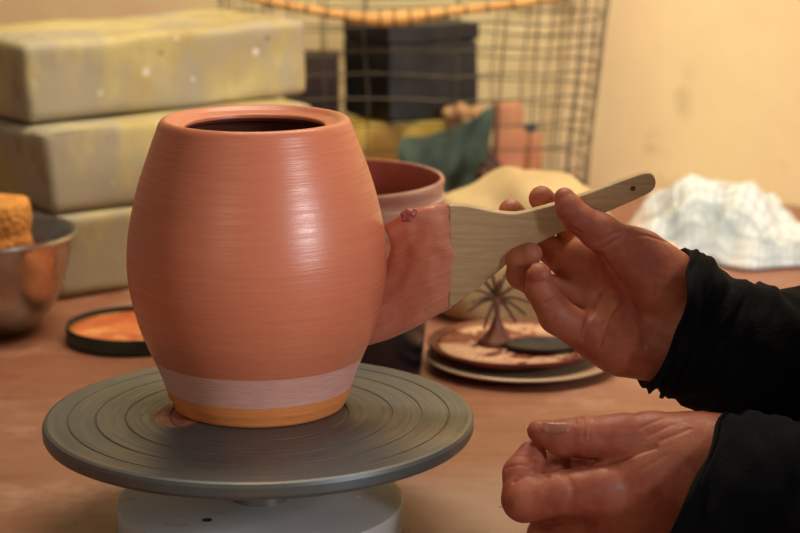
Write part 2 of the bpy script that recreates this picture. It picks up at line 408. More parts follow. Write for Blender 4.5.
for side in (1, -1):
    for i in range(NS + 1):
        u = i / NS
        for j in range(NT + 1):
            t = j / NT
            a = topc[i].lerp(botc[i], t)
            fer = Vector((451 - 2.0 * math.sin(t * 9) * (1 - u) - 1.2 * math.sin(t * 23), 203.5 + 104.5 * t, 0))
            lin1 = topc[0].lerp(botc[0], t).lerp(topc[-1].lerp(botc[-1], t), u)
            b_ = fer.lerp(tipc[j], u)
            p2 = a + b_ - lin1
            th = (.0043 + .0016 * math.sin(math.pi * min(1, u * 1.3)) - .0016 * u) * math.sqrt(max(0, 1 - abs(2 * t - 1) ** 7))
            w = .0024 * math.sin(t * 7 + u * 2) * u + .004 * u * u * math.sin(u * 3 + t * 3) - .010 * u * u
            rid = mnoise.noise(Vector((u * 2.5, t * 22, 5))) * .0011 + mnoise.noise(Vector((u * 5, t * 7, 9))) * .001
            key = (side, i, j)
            if side == -1 and (j in (0, NT)): grid[key] = grid[(1, i, j)]; continue
            grid[key] = bm.verts.new(bpt(p2.x, p2.y, side * th + w + (rid if side > 0 else 0)))
def fuv(f, uv):
    for l_, q_ in zip(f.loops, uv): l_[uvl].uv = q_
for side in (1, -1):
    for i in range(NS):
        for j in range(NT):
            ks = [(i, j), (i + 1, j), (i + 1, j + 1), (i, j + 1)]
            vv = []
            for k_ in ks:
                v_ = grid[(side,) + k_]
                if v_ not in vv: vv.append(v_)
            if len(vv) > 2:
                f = bm.faces.new(vv); fuv(f, [(k_[0] / NS, k_[1] / NT) for k_ in ks])
for i in (0, NS):
    for j in range(NT):
        vv = []
        for v_ in (grid[(1, i, j)], grid[(1, i, j + 1)], grid[(-1, i, j + 1)], grid[(-1, i, j)]):
            if v_ not in vv: vv.append(v_)
        if len(vv) > 2: bm.faces.new(vv)
o = fin(bm, 'bristles', MBR, None, True, 60); loc_parent(o, br); o.parent = br
mw = simple('wet_slip', (176, 92, 96), .08, (150, 70, 66), 60, .3, bscale=300, dist=.002)
bl = []
for (px, py, r, of) in ((404, 213, .0026, .0035), (408, 211, .0029, .0032), (412.5, 212.5, .0026, .0038), (409, 216.5, .0022, .0052), (404.5, 217.5, .0018, .005), (415, 209.5, .0018, .003)):
    bl.append((bpt(px, py, of), r))
lo = [min(p[k] for p, r in bl) - .005 for k in range(3)]; hi = [max(p[k] for p, r in bl) + .005 for k in range(3)]
def fblob(X, Y, Z):
    d = None
    for p, r in bl:
        e = ell(X, Y, Z, p, (r, r, r)); d = e if d is None else smin(d, e, .0012)
    return d
v, f = grid_mesh(fblob, lo, hi, .00045)
o = sdf_obj([(v, f)], 'slip_drip', mw, None); o['label'] = 'glossy wet lump of slip on the brush edge'; loc_parent(o, br); o.parent = br

# ================================================================ PERSON
m = M('skin', .46)
c = m.mix(m.ramp(m.noise(45, 4, .6), .35, .65), lin((184, 106, 78)), lin((164, 82, 62)))
c = m.mix(m.ramp(m.noise(120, 3, .5), .55, .75, 0, .35), c, lin((156, 74, 58)))
c = m.mix(m.ramp(m.noise(18, 3, .5, m.map(loc=(5, 2, 1))), .5, .7, 0, .5), c, lin((196, 132, 98)))
m.col(c).rgh(m.ramp(m.noise(160, 3), .3, .7, .46, .64))
m.b.inputs['Subsurface Weight'].default_value = .08; m.b.inputs['Subsurface Radius'].default_value = (.006, .002, .001); m.b.inputs['Subsurface Scale'].default_value = .5
m.bump(m.voro(420), .18, .0006).bump(m.noise(150, 4, .6), .22, .0008)
MSK = m

def hand(D0, fingers, palm, creases, bumps, h, kf=.006, pad=.022, clip=None):
    """fingers: lists of (px,py,toward camera mm,radius px); palm: capsules joined smoothly."""
    px2m = D0 / F
    def J(p): return at(p[0], p[1], D0 - p[2] * .001)
    FG = [[(J(p), p[3] * px2m) for p in f_] for f_ in fingers]
    PL = [[(J(a), a[3] * px2m), (J(b), b[3] * px2m)] for a, b in palm]
    allp = [q for f_ in FG for q in f_] + [q for c_ in PL for q in c_]
    lo = [min(p[k] - r for p, r in allp) - .004 for k in range(3)]; hi = [max(p[k] + r for p, r in allp) + .004 for k in range(3)]
    CR = []
    BP = [(J(b[:3]), b[3] * px2m, b[4] * .001) for b in bumps]
    def f(X, Y, Z):
        dp = None
        for (a, ra), (b, rb) in PL:
            e = cone(X, Y, Z, a, b, ra, rb); dp = e if dp is None else smin(dp, e, .012)
        d = dp
        out = None
        for ch in FG:
            df = None
            for (a, ra), (b, rb) in zip(ch, ch[1:]):
                e = cone(X, Y, Z, a, b, ra, rb); df = e if df is None else smin(df, e, .0025)
            # blend to palm only near the root; keep tips separate from neighbours
            root = ch[0][0]; dr = np.sqrt((X - root[0]) ** 2 + (Y - root[1]) ** 2 + (Z - root[2]) ** 2)
            k = .0012 + np.clip(1 - dr / (ch[0][1] * 3.2), 0, 1) * .010
            j = smin(dp, df, k)
            out = j if out is None else smin(out, j, .0011)
        d = out
        for c_, w, dep in CR:
            sl = []
            for k, A_ in enumerate((X[:, 0, 0], Y[0, :, 0], Z[0, 0, :])):
                mn_ = min(p[k] for p in c_) - 3 * w; mx_ = max(p[k] for p in c_) + 3 * w
                sl.append(slice(max(0, int(np.searchsorted(A_, mn_)) - 1), int(np.searchsorted(A_, mx_)) + 1))
            sl = tuple(sl); m_ = None
            for a, b in zip(c_, c_[1:]):
                e = cone(X[sl], Y[sl], Z[sl], a, b, 0, 0); m_ = e if m_ is None else np.minimum(m_, e)
            d[sl] += (dep * np.exp(-(m_ / w) ** 2)).astype(d.dtype)
        for p, r, hgt in BP:
            q = (X - p[0]) ** 2 + (Y - p[1]) ** 2 + (Z - p[2]) ** 2
            d = d - hgt * np.exp(-q / r ** 2)
        return np.maximum(d, .0012 - Z)
    v, fc = grid_mesh(f, lo, hi, .0024)
    from mathutils.bvhtree import BVHTree as BT
    bt = BT.FromPolygons([Vector(p) for p in v.tolist()], fc.tolist())
    for c_ in creases:            # skin folds follow the surface
        pts = smooth_path([(p[0], p[1], 0) for p in c_[0]], 5); hp = []
        for p in pts:
            hit = bt.ray_cast(CAM, ray(p.x, p.y).normalized())
            if hit[0] is not None: hp.append(hit[0])
        if len(hp) > 1: CR.append((hp, c_[1] * .001, c_[2] * .001))
    v, fc = grid_mesh(f, lo, hi, h)
    return relax(v, fc, 2), fc

# right hand, palm towards the camera, gripping the brush handle
DR = 1.385
r_f = [
    [(626, 250, 4, 22), (598, 231, 14, 18.5), (579, 219, 17, 15), (569, 207, 17, 13.2), (564.5, 198, 16, 10.5)],      # thumb
    [(606, 252, -26, 18), (574, 232, -38, 15), (553, 212, -32, 14), (541.5, 198.5, -19, 13)],                        # index
    [(600, 278, -28, 17), (560, 258, -40, 15), (528, 232, -34, 14), (511, 211, -20, 12.5)],                         # middle
    [(597, 306, -20, 19), (548, 290, -26, 16), (522, 274, -14, 15.5), (520, 260, -6, 13.5), (531, 254, 0, 11.5)],      # ring
    [(592, 338, -6, 20), (557, 316, 2, 18), (540, 289, 8, 15), (539, 275, 12, 12.5)],                                # little
]
r_p = [((684, 300, -6, 35), (640, 268, -10, 28)), ((690, 320, -8, 38), (612, 268, -22, 21)), ((688, 324, -8, 39), (606, 290, -22, 21)), ((690, 332, -8, 42), (602, 318, -16, 22)),
       ((680, 342, -6, 38), (604, 342, -6, 22)), ((668, 349, -2, 32), (622, 352, 0, 23)), ((674, 290, -2, 32), (640, 258, 0, 27)), ((800, 356, -10, 30), (696, 328, -8, 38)),
       ((660, 282, 6, 28), (628, 254, 5, 22)), ((626, 262, -6, 22), (584, 252, -22, 16)), ((640, 290, -20, 26), (584, 272, -34, 18)), ((612, 272, -25, 20), (568, 262, -36, 17))]
r_c = [([(601, 254, 26), (611, 270, 18), (626, 292, 16), (638, 320, 18), (644, 345, 18)], 1.8, 2.4),
       ([(604, 248, 28), (620, 239, 30), (643, 235, 22), (664, 241, 12)], 1.2, 1.8), ([(598, 243, 30), (612, 234, 34), (632, 230, 26)], 1.0, .8),
       ([(602, 285, 8), (590, 312, 12), (583, 338, 16)], 1.8, 2.4),
       ([(620, 300, 18), (606, 322, 18), (600, 345, 16)], 1.6, 1.5),
       ([(570, 227, 32), (582, 233, 30)], 1.0, 1.0), ([(545, 303, 22), (559, 297, 24)], 1.1, 1.2), ([(529, 283, 20), (551, 281, 24)], 1.0, 1.2),
       ([(508, 268, 8), (530, 268, 14)], 1.0, 1.1), ([(657, 262, 30), (652, 300, 28)], 1.3, .8), ([(632, 342, 24), (657, 354, 20)], 1.3, .9), ([(560, 220, 26), (578, 214, 30)], .9, .5)]
r_b = [(655, 300, 10, 30, 1.6), (628, 347, 14, 26, 1.4), (610, 225, 20, 12, .8)]
RH = hand(DR, r_f, r_p, r_c, r_b, .00095)

# left hand resting on its edge, back towards the camera, thumb on top
DL = 1.335
l_f = [
    [(655, 442, 0, 27), (622, 438, 5, 24), (585, 437, 6, 21), (562, 438, 6, 18.5), (545, 433, 5, 13.5), (538, 431, 5, 11)],             # thumb
    [(600, 492, 14, 27), (560, 494, 16, 23), (525, 499, 14, 22.5), (522, 474, 6, 19), (532, 455, -2, 15)],          # index
    [(600, 500, -4, 24), (555, 506, -14, 20), (532, 503, -16, 19), (540, 478, -18, 17), (556, 462, -18, 14)],       # middle
    [(604, 530, -10, 22), (560, 538, -20, 19), (545, 535, -26, 18), (552, 510, -30, 16), (572, 500, -30, 13)],       # ring
    [(612, 552, -14, 20), (575, 560, -24, 17), (562, 556, -30, 16), (570, 535, -34, 14), (588, 528, -34, 12)],       # little
]
l_p = [((715, 455, 0, 40), (655, 442, 0, 28)), ((715, 468, 2, 42), (606, 490, 8, 27)), ((712, 480, 0, 44), (608, 510, 2, 26)), ((710, 495, -4, 42), (612, 532, -8, 24)),
       ((708, 505, -8, 38), (620, 552, -14, 22)), ((715, 470, 0, 46), (840, 500, 0, 52)), ((690, 452, 4, 34), (640, 470, 6, 26)), ((640, 470, 2, 30), (620, 520, -4, 28)), ((650, 462, -24, 26), (592, 470, -30, 22)), ((640, 452, -16, 20), (604, 458, -26, 17)), ((604, 470, -22, 20), (568, 468, -30, 15))]
l_c = [([(556, 463, 22), (590, 465, 26), (612, 461, 28), (636, 453, 30), (655, 447, 32)], 1.5, 3.2),
       ([(577, 409, 2), (584, 422, 22), (583, 440, 26)], 1.0, 1.4), ([(583, 408, 2), (590, 420, 22), (589, 436, 26)], .9, 1.2), ([(572, 412, 2), (576, 424, 20)], .8, .8), ([(592, 408, 2), (597, 422, 22)], .8, .7),
       ([(514, 482, 24), (530, 475, 24), (548, 477, 22)], 1.1, 2.0), ([(506, 468, 16), (520, 465, 22), (537, 469, 18)], .9, .9), ([(509, 458, 14), (524, 456, 20), (538, 460, 16)], .8, .6),
       ([(564, 474, 38), (573, 490, 42), (568, 514, 36)], 2.4, 1.2), ([(660, 441, 32), (690, 429, 24)], 1.2, .9), ([(648, 436, 32), (674, 424, 22)], 1.1, .8), ([(640, 428, 26), (664, 418, 18)], 1.0, .6),
       ([(563, 517, 28), (587, 518, 32)], 1.4, 1.2), ([(600, 440, 26), (630, 436, 28)], 1.4, .5), ([(640, 470, 34), (665, 455, 32)], 1.3, .5)]
l_b = [(598, 480, 30, 22, 1.6), (647, 418, 6, 20, 1.2), (520, 500, 20, 22, .8)]
LH = hand(DL, l_f, l_p, l_c, l_b, .00095)
body = sdf_obj([RH, LH], 'person', MSK)
tag(body, 'person in dark navy sweater, one hand gripping the brush, other resting below', 'person')

# thumbnail of the resting hand
mn = simple('thumb_nail', (216, 150, 128), .2, (206, 136, 114), 60)
from mathutils.bvhtree import BVHTree
lv, lf = LH; bvh = BVHTree.FromPolygons([Vector(p) for p in lv.tolist()], lf.tolist())
def nail(bvh, cx, cy, ux, uy, vx, vy, name, tow=.0):
    bm = bmesh.new(); N = 14; g = {}
    for i in range(N + 1):
        for j in range(N + 1):
            a = -1 + 2 * i / N; b = -1 + 2 * j / N
            k = (abs(a) ** 3.2 + abs(b) ** 3.2) ** (1 / 3.2) if (a or b) else 1
            mx = max(abs(a), abs(b)) or 1
            sc = mx / k if k > 0 else 1
            a2, b2 = a * sc, b * sc
            px = cx + ux * a2 + vx * b2; py = cy + uy * a2 + vy * b2
            r_ = ray(px, py).normalized(); hit = bvh.ray_cast(CAM, r_)
            if hit[0] is None: return None
            e = max(abs(a), abs(b))
            g[i, j] = bm.verts.new(hit[0] + hit[1] * (.0012 * (1 - e ** 8) - .0002 + (.0004 if a < -.6 else 0)))
    for i in range(N):
        for j in range(N): bm.faces.new((g[i, j], g[i + 1, j], g[i + 1, j + 1], g[i, j + 1]))
    bmesh.ops.solidify(bm, geom=bm.faces[:], thickness=.0003)
    return fin(bm, name, mn, body, True, 60)
n_ = nail(bvh, 555.5, 427.6, 14.5, -.5, 1, 7.0, 'thumbnail')
if n_: n_['label'] = 'pale shiny thumbnail'
# fine gold ring glimpsed under the thumb
mg = simple('gold', (230, 180, 60), .25, metal=1)

# ---- sweater sleeves
m = M('black_navy_knit', .95, spec=.15)
kn = m.noise(420, 3, .6)
m.col(m.mix(m.ramp(m.noise(30, 4), .3, .7), lin((7, 7, 10)), lin((12, 12, 18))))
m.b.inputs['Sheen Weight'].default_value = .015; m.b.inputs['Sheen Roughness'].default_value = .5
m.bump(kn, .6, .0015)
MSW = m
sw = bpy.data.objects.new('sweater', None)
def sleeve(name, pts, nrm, seed, ruf=.1, edge=.007, n=96):
    """pts: (px, py, toward mm, radius px); a loose knitted tube with a frilled, turned-in cuff."""
    C_ = smooth_path([p for p, r in pts], 14)
    rs = smooth_path([(r, 0, 0) for p, r in pts], 14); rs = [q.x for q in rs]
    bm = bmesh.new(); rings = []
    t0 = nrm.normalized(); N = len(C_)
    def ringat(i, inset, sh):
        t = (C_[min(i + 1, N - 1)] - C_[max(i - 1, 0)]).normalized()
        w = math.exp(-(i / 14.) ** 2)
        t = (t * (1 - w) + t0 * w).normalized()
        a = Vector((0, 0, 1)); a = (a - t * a.dot(t)).normalized(); b = t.cross(a)
        s_ = i / 14.
        out = []
        for k in range(n):
            th = 2 * math.pi * k / n; ca, sa = math.cos(th), math.sin(th)
            d = a * ca + b * sa
            fold = mnoise.noise(Vector((ca * 1.3 + seed, sa * 1.3, s_ * 2.2))) * .10 + mnoise.noise(Vector((ca * 2.5 + seed, sa * 2.5, s_ * 5 + 7))) * .07
            wr = math.exp(-(i / 9.) ** 2)
            fold += wr * ruf * (math.sin(5 * th + seed) * .6 + math.sin(8 * th + 2.1 * seed) * .5)
            ax = wr * edge * (math.sin(4 * th + seed * 1.7) + .6 * math.sin(7 * th + seed))
            pv_ = C_[i] + d * (rs[i] * (1 + fold) - inset) - t * ax + t * sh
            if pv_.y > -.36: pv_.z = max(pv_.z, .0022 + inset * .3 + .002 * max(0, fold))
            out.append(bm.verts.new(pv_))
        return out
    seq = [(10, .0055, 0), (6, .005, 0), (3, .0045, 0), (1, .0035, 0), (0, .001, -.0008)] + [(i, 0, 0) for i in range(1, N)]
    for i, ins, sh in seq: rings.append(ringat(i, ins, sh))
    for a, b in zip(rings, rings[1:]):
        for k in range(n): bm.faces.new((a[k], a[(k + 1) % n], b[(k + 1) % n], b[k]))
    bm.faces.new(rings[-1])
    o = fin(bm, name, MSW, body, True); return o
def tail(pts, D, world):
    return [(at(p[0], p[1], D - p[2] * .001), p[3] * D / F) for p in pts] + [(Vector(p), r) for p, r in world]
sleeve('sleeve', tail([(664, 318, -6, 76), (690, 328, -6, 71), (722, 346, -4, 69), (765, 358, -4, 71), (830, 366, -4, 74)], DR, [((.42, -.09, .085), .056), ((.52, -.16, .09), .060), ((.60, -.205, .135), .064), ((.70, -.29, .215), .072), ((.765, -.36, .25), .075)]), Vector((.93, .0, -.30)), 3.1, .04, .0015)
sleeve('sleeve', tail([(694, 512, 0, 99), (731, 506, 4, 94), (790, 512, 8, 92), (850, 525, 16, 88)], DL, [((.39, -.15, .062), .056), ((.47, -.27, .066), .058), ((.53, -.37, .10), .064), ((.59, -.49, .19), .072), ((.625, -.57, .24), .075)]), Vector((.90, -.36, -.25)), 8.4, .03, .002)
# torso, head and legs of the person, seated right of the frame
SR = Vector((.765, -.36, .25)); SL = Vector((.625, -.57, .24)); NK = (SR + SL) / 2 + Vector((0, 0, .05))
FD = Vector((-.80, .56, 0)).normalized(); SD = Vector((FD.y, -FD.x, 0))
HIP = NK - FD * .17 + Vector((0, 0, -.56)); HD = NK + FD * .055 + Vector((0, 0, .155))
def hframe(f_, c, fwd, side, up, ext, h):
    """evaluate f_ in a local frame (x side, y forward, z up) and return the mesh in world space"""
    v, fc = grid_mesh(f_, [-e for e in ext], ext, h); v = relax(v, fc, 1)
    Mx = np.array([list(side), list(fwd), list(up)]); return np.array(c)[None, :] + v @ Mx, fc
look = (FD + Vector((0, 0, -.45))).normalized(); lup = SD.cross(look).normalized()
if lup.z < 0: lup = -lup
def fhead(X, Y, Z):
    d = ell(X, Y, Z, (0, -.012, .035), (.076, .094, .088))
    d = smin(d, ell(X, Y, Z, (0, .022, -.040), (.054, .062, .070)), .03)
    d = smin(d, cone(X, Y, Z, (0, .083, .012), (0, .106, -.026), .009, .014), .012)
    d = smin(d, ell(X, Y, Z, (0, .085, -.058), (.026, .012, .007)), .008)
    d = smin(d, ell(X, Y, Z, (0, .064, -.094), (.022, .02, .016)), .015)
    for s_ in (-1, 1):
        d = smin(d, ell(X, Y, Z, (s_ * .074, -.008, -.008), (.010, .020, .031)), .006)
        d = np.maximum(d, -ell(X, Y, Z, (s_ * .031, .092, .010), (.017, .014, .011)))
        d = smin(d, ell(X, Y, Z, (s_ * .031, .074, .009), (.012, .012, .012)), .002)
    d = d + .004 * np.exp(-(((Z + .058) / .0022) ** 2) - (X / .024) ** 2) * (Y > .06)
    nb_ = Vector((SD.dot(NK - HD), look.dot(NK - HD), lup.dot(NK - HD)))
    d = smin(d, cone(X, Y, Z, (0, -.025, -.05), nb_, .052, .056), .03)
    return d
HM = hframe(fhead, HD, look, SD, lup, (.11, .22, .24), .0034)
def fbody(X, Y, Z):
    d = cone(X, Y, Z, HIP + Vector((0, 0, .05)), NK - FD * .03 + Vector((0, 0, -.16)), .115, .110)
    d = smin(d, cone(X, Y, Z, SR - Vector((0, 0, .02)), SL - Vector((0, 0, .02)), .052, .052), .05)
    d = smin(d, cone(X, Y, Z, NK - Vector((0, 0, .05)), HD + (NK - HD) * .35, .056, .050), .03)
    for ch in (((at(800, 358, DR + .010), .024), ((.52, -.16, .09), .038), (SR, .048)), ((at(840, 500, DL), .030), ((.47, -.27, .066), .030), (SL, .048))):
        for (p, ra), (q, rb) in zip(ch, ch[1:]): d = smin(d, cone(X, Y, Z, p, q, ra, rb), .02)
    return d
lo = (.18, HIP.y - .2, HIP.z - .12); hi = (max(HIP.x, SR.x) + .2, .06, HD.z)
TB = grid_mesh(fbody, lo, hi, .006)
parts_ = [(HM[0], HM[1]), (TB[0], TB[1])]
for k_, (v_, f_) in enumerate(parts_):
    tmp = sdf_obj([(v_, f_)], 'tmp', MSK)
    parts_[k_] = tmp
def union(objs):
    base = objs[0]
    for t_ in objs[1:]:
        md = base.modifiers.new('u', 'BOOLEAN'); md.operation = 'UNION'; md.solver = 'EXACT'; md.object = t_
    bpy.context.view_layer.update()
    me = bpy.data.meshes.new_from_object(base.evaluated_get(bpy.context.evaluated_depsgraph_get()))
    base.modifiers.clear()
    for t_ in objs[1:]: bpy.data.objects.remove(t_)
    return me
hr = sdf_obj([RH], 'tmp', MSK); hl = sdf_obj([LH], 'tmp', MSK)
nf_ = len(body.data.polygons)
mu = union([hr, hl, parts_[1], parts_[0]])
bpy.data.objects.remove(hr)
if len(mu.polygons) > nf_ * .6:
    mu.name = 'person'; mu.polygons.foreach_set('use_smooth', [True] * len(mu.polygons)); body.data = mu
print('BODY faces', nf_, len(mu.polygons))

def fhair(X, Y, Z):
    d = ell(X, Y, Z, (0, -.02, .04), (.084, .100, .096)) + .0012 * np.sin(X * 420 + Z * 60) + .001 * np.sin(Y * 380 - Z * 90)
    d = smin(d, ell(X, Y, Z, (0, -.075, -.03), (.06, .045, .06)), .02)
    return np.maximum(d, -ell(X, Y, Z, (0, .11, -.045), (.078, .085, .105)))
mh_ = simple('greying_brown_hair', (92, 76, 62), .6, (66, 52, 42), 40, .5)
H2 = hframe(fhair, HD, look, SD, lup, (.10, .14, .16), .0036); sdf_obj([H2], 'hair', mh_, body)
me_w = simple('eye_white', (235, 230, 222), .2); me_d = simple('eye_iris', (60, 44, 34), .15)
for s_ in (-1, 1):
    ep = HD + SD * (s_ * .031) + look * .0765 + lup * .009
    bm = bmesh.new(); bmesh.ops.create_icosphere(bm, subdivisions=3, radius=.0112); e_ = fin(bm, 'eye', me_w, body); e_.location = ep
    bm = bmesh.new(); bmesh.ops.create_icosphere(bm, subdivisions=2, radius=.0056); i_2 = fin(bm, 'iris', me_d, e_); i_2.location = look * .0068
    e_.data.transform(Matrix.Identity(4))
def ftorso(X, Y, Z):
    d = cone(X, Y, Z, HIP + Vector((0, 0, .05)), NK - FD * .03 + Vector((0, 0, -.16)), .135, .130)
    for s_ in (-1, 1):
        d = smin(d, cone(X, Y, Z, HIP + SD * (s_ * .07) + Vector((0, 0, .04)), HIP + SD * (s_ * .06) + Vector((0, 0, .25)), .115, .11), .05)
    d = smin(d, cone(X, Y, Z, SR - Vector((0, 0, .02)), SL - Vector((0, 0, .02)), .074, .074), .06)
    d = smin(d, cone(X, Y, Z, NK - Vector((0, 0, .05)), NK + FD * .005 + Vector((0, 0, .025)), .085, .060), .05)
    return d + .0035 * np.sin(Z * 60 + X * 20) * np.sin(X * 35 + Y * 30)
lo = [min(a_, b_) - .26 for a_, b_ in zip(HIP, NK)]; hi = [max(a_, b_) + .26 for a_, b_ in zip(HIP, NK)]
T_ = grid_mesh(ftorso, lo, hi, .0075); sdf_obj([(relax(T_[0], T_[1], 1), T_[1])], 'sweater_body', MSW, body)
mj = simple('dark_denim', (40, 50, 72), .8, (30, 38, 56), 30, .3)
FLZ = -.76; KN = []
def flegs(X, Y, Z):
    d = ell(X, Y, Z, HIP + Vector((0, 0, .01)), (.17, .15, .13))
    for s_ in (-1, 1):
        k_ = HIP + SD * (s_ * .13) + FD * .40 + Vector((0, 0, -.0)); a_ = Vector((k_.x, k_.y, FLZ + .10)) - FD * .03
        l_ = cone(X, Y, Z, HIP + SD * (s_ * .09), k_, .088, .066); l_ = smin(l_, cone(X, Y, Z, k_, a_, .062, .050), .03)
        d = smin(d, l_, .03)
    return d
HIP.z = max(HIP.z, -.30); HIP.z = min(HIP.z, -.20)
T_ = grid_mesh(flegs, (HIP.x - .6, HIP.y - .35, FLZ + .03), (HIP.x + .3, HIP.y + .55, HIP.z + .2), .009); sdf_obj([(relax(T_[0], T_[1], 1), T_[1])], 'trousers', mj, body)
ms_ = simple('black_leather', (30, 28, 28), .4)
for s_ in (-1, 1):
    k_ = HIP + SD * (s_ * .13) + FD * .37; an = Vector((k_.x, k_.y, FLZ + .002))
    def fshoe(X, Y, Z):
        d = cone(X, Y, Z, an - FD * .03 + Vector((0, 0, .045)), an + FD * .15 + Vector((0, 0, .030)), .044, .036)
        d = smin(d, cone(X, Y, Z, an + Vector((0, 0, .06)), an + Vector((0, 0, .12)), .046, .044), .02)
        return np.maximum(d, FLZ + .002 - Z)
    T_ = grid_mesh(fshoe, (an.x - .24, an.y - .24, FLZ - .02), (an.x + .24, an.y + .24, FLZ + .16), .006); sdf_obj([(relax(T_[0], T_[1], 1), T_[1])], 'shoe', ms_, body)
sto = thing('stool', 'round wooden stool under the seated person in navy sweater', 'stool', (HIP.x, HIP.y, FLZ))
hz_ = HIP.z - .125 - FLZ
bm = bmesh.new(); lathe(bm, [(0, hz_ - .03), (.15, hz_ - .03), (.165, hz_ - .02), (.165, hz_ - .005), (.155, hz_), (0, hz_)], 48); fin(bm, 'seat', mleg, sto, True, 40)
for k in range(4):
    a_ = math.pi / 4 + k * math.pi / 2; bm = bmesh.new(); tube(bm, [(.15 * math.cos(a_), .15 * math.sin(a_), .001), (.10 * math.cos(a_), .10 * math.sin(a_), hz_ - .028)], .015, 12); fin(bm, 'leg', mleg, sto, True, 50)

# ================================================================ BACKGROUND ON THE TABLE
# plaster blocks
m = M('worn_plaster_block', .85)
c = m.mix(m.ramp(m.noise(7, 5, .6), .35, .65), lin((196, 180, 124)), lin((168, 148, 94)))
c = m.mix(m.ramp(m.noise(9, 4, .6, m.map((1, 1, .5), (1, 4, 2))), .46, .60, 0, .8), c, lin((158, 148, 130)))
c = m.mix(m.ramp(m.noise(20, 4, .6, m.map(loc=(3, 3, 3))), .6, .72, 0, .6), c, lin((140, 116, 66)))
c = m.mix(m.math('MULTIPLY', m.ramp(m.voro(26), .08, .15, 1, 0), m.ramp(m.noise(6, 2), .5, .6)), c, lin((216, 210, 190)))
c = m.mix(m.ramp(m.voro(19, m.map(loc=(2.2, 1.1, .4))), .05, .09, 1, 0), c, lin((92, 74, 46)))
m.col(c).bump(m.noise(30, 5), .35, .003)
MBL = m
def block(cx, cy, z, yaw, L, w, h, lab, seed):
    c_ = on_z(cx, cy, z); d = Vector((math.cos(yaw), math.sin(yaw), 0)); e = Vector((-math.sin(yaw), math.cos(yaw), 0))
    p = c_ + d * L / 2 + e * w / 2
    bm = bmesh.new(); bmesh.ops.create_cube(bm, size=1); bmesh.ops.scale(bm, vec=(L, w, h), verts=bm.verts)
    bmesh.ops.bevel(bm, geom=bm.edges[:], offset=.009, segments=4, profile=.5, affect='EDGES')
    bmesh.ops.subdivide_edges(bm, edges=[q for q in bm.edges if q.calc_length() > .05], cuts=9, use_grid_fill=True)
    for v in bm.verts:
        zz_ = v.co.z
        v.co += Vector([mnoise.noise(v.co * 11 + Vector((seed, k * 9, 3))) for k in range(3)]) * .006 * (1 if abs(zz_) < h * .45 else .45)
    o = fin(bm, 'plaster_block', MBL, None, True, 50); o.location = (p.x, p.y, z + h / 2 + .0012); o.rotation_euler = (0, 0, yaw)
    tag(o, lab, 'plaster block', 'plaster blocks stacked behind the pot')
block(57, 302, 0, R(38), .34, .17, .0860, 'bottom block of the cream plaster stack, standing on the table', 1)
block(52, 217, .0885, R(37), .330, .18, .0860, 'middle block of the cream plaster stack, between two others', 5)
block(29, 126, .177, R(39), .358, .185, .0840, 'top block of the cream plaster stack, grey smears and white specks', 9)

# steel bowl with slip and sponge
m = M('brushed_steel', .28, 1); m.col(m.mix(m.ramp(m.noise(14, 4), .35, .7), lin((190, 186, 180)), lin((160, 150, 140)))).rgh(m.ramp(m.noise(30, 4), .3, .7, .22, .42))
bc = Vector((at_y(-16, 237, .545).x, .545, 0))
bw = thing('mixing_bowl', 'shiny steel bowl with rolled rim, cut off at the left edge', 'bowl', bc)
o_ = [(0, 0), (.03, 0), (.04, .002), (.054, .012), (.066, .028), (.075, .048), (.081, .070), (.0845, .092), (.0885, .0945), (.0905, .0975), (.0895, .1), (.0865, .1), (.0830, .096)]
i_ = [(.0795, .070), (.0735, .049), (.0645, .0295), (.0525, .0135), (.038, .0035), (0, .002)]
bm = bmesh.new(); lathe(bm, o_ + i_, 96); fin(bm, 'bowl_shell', m, bw, True, 50)
m = M('thin_red_slip', .25); m.col(m.mix(m.ramp(m.noise(20, 4), .4, .65), lin((128, 66, 42)), lin((100, 54, 40))))
bm = bmesh.new(); lathe(bm, [(0, .076), (.06, .076), (.0802, .0765), (.079, .071), (0, .071)], 64); o = fin(bm, 'slip_puddle', m, bw); o['label'] = 'reddish brown liquid slip in the bowl'
m = M('orange_sponge', .9); c = m.mix(m.ramp(m.noise(30, 4), .3, .7), lin((214, 148, 66)), lin((186, 116, 48))); m.col(c).bump(m.voro(180), .7, .003)
sp = thing('round_sponge', 'round orange sponge sitting in the steel bowl', 'sponge', (at_y(-7, 237, .545).x, .545, .0767))
rs_ = .0375
bm = bmesh.new(); lathe(bm, [(0, 0), (rs_ * .93, 0), (rs_, .004), (rs_ * 1.02, .012), (rs_ * .985, .019), (rs_ * .95, .0215), (rs_ * .97, .025), (rs_, .035), (rs_ * .985, .048), (rs_ * .93, .053), (rs_ * .6, .055), (0, .0545)], 80)
for v in bm.verts: v.co += v.co.normalized() * mnoise.noise(v.co * 70) * .0022
fin(bm, 'sponge_body', m, sp)

# green lid with slip
lc = on_z(137, 325, .014)
ld = thing('slip_lid', 'dark green upturned round lid holding orange slip, left of pot', 'tray', (lc.x, lc.y, 0))
m = simple('dark_green_plastic', (34, 52, 40), .45, (24, 38, 30), 30, .1)
bm = bmesh.new(); lathe(bm, [(0, 0), (.064, 0), (.067, .002), (.068, .013), (.0675, .0165), (.066, .0165), (.0648, .013), (.0642, .004), (0, .004)], 96); fin(bm, 'lid_rim', m, ld, True, 45)
m = M('drying_orange_slip', .6); c = m.mix(m.ramp(m.noise(24, 4), .4, .6), lin((206, 116, 58)), lin((182, 88, 44))); c = m.mix(m.ramp(m.noise(30, 4, .6, m.map(loc=(4, 1, 0))), .56, .64), c, lin((214, 150, 90))); m.col(c).bump(m.noise(70, 4), .5, .002)
bm = bmesh.new(); lathe(bm, [(0, .0105), (.03, .0105), (.055, .0098), (.0642, .0118), (.0640, .006), (0, .006)], 64)
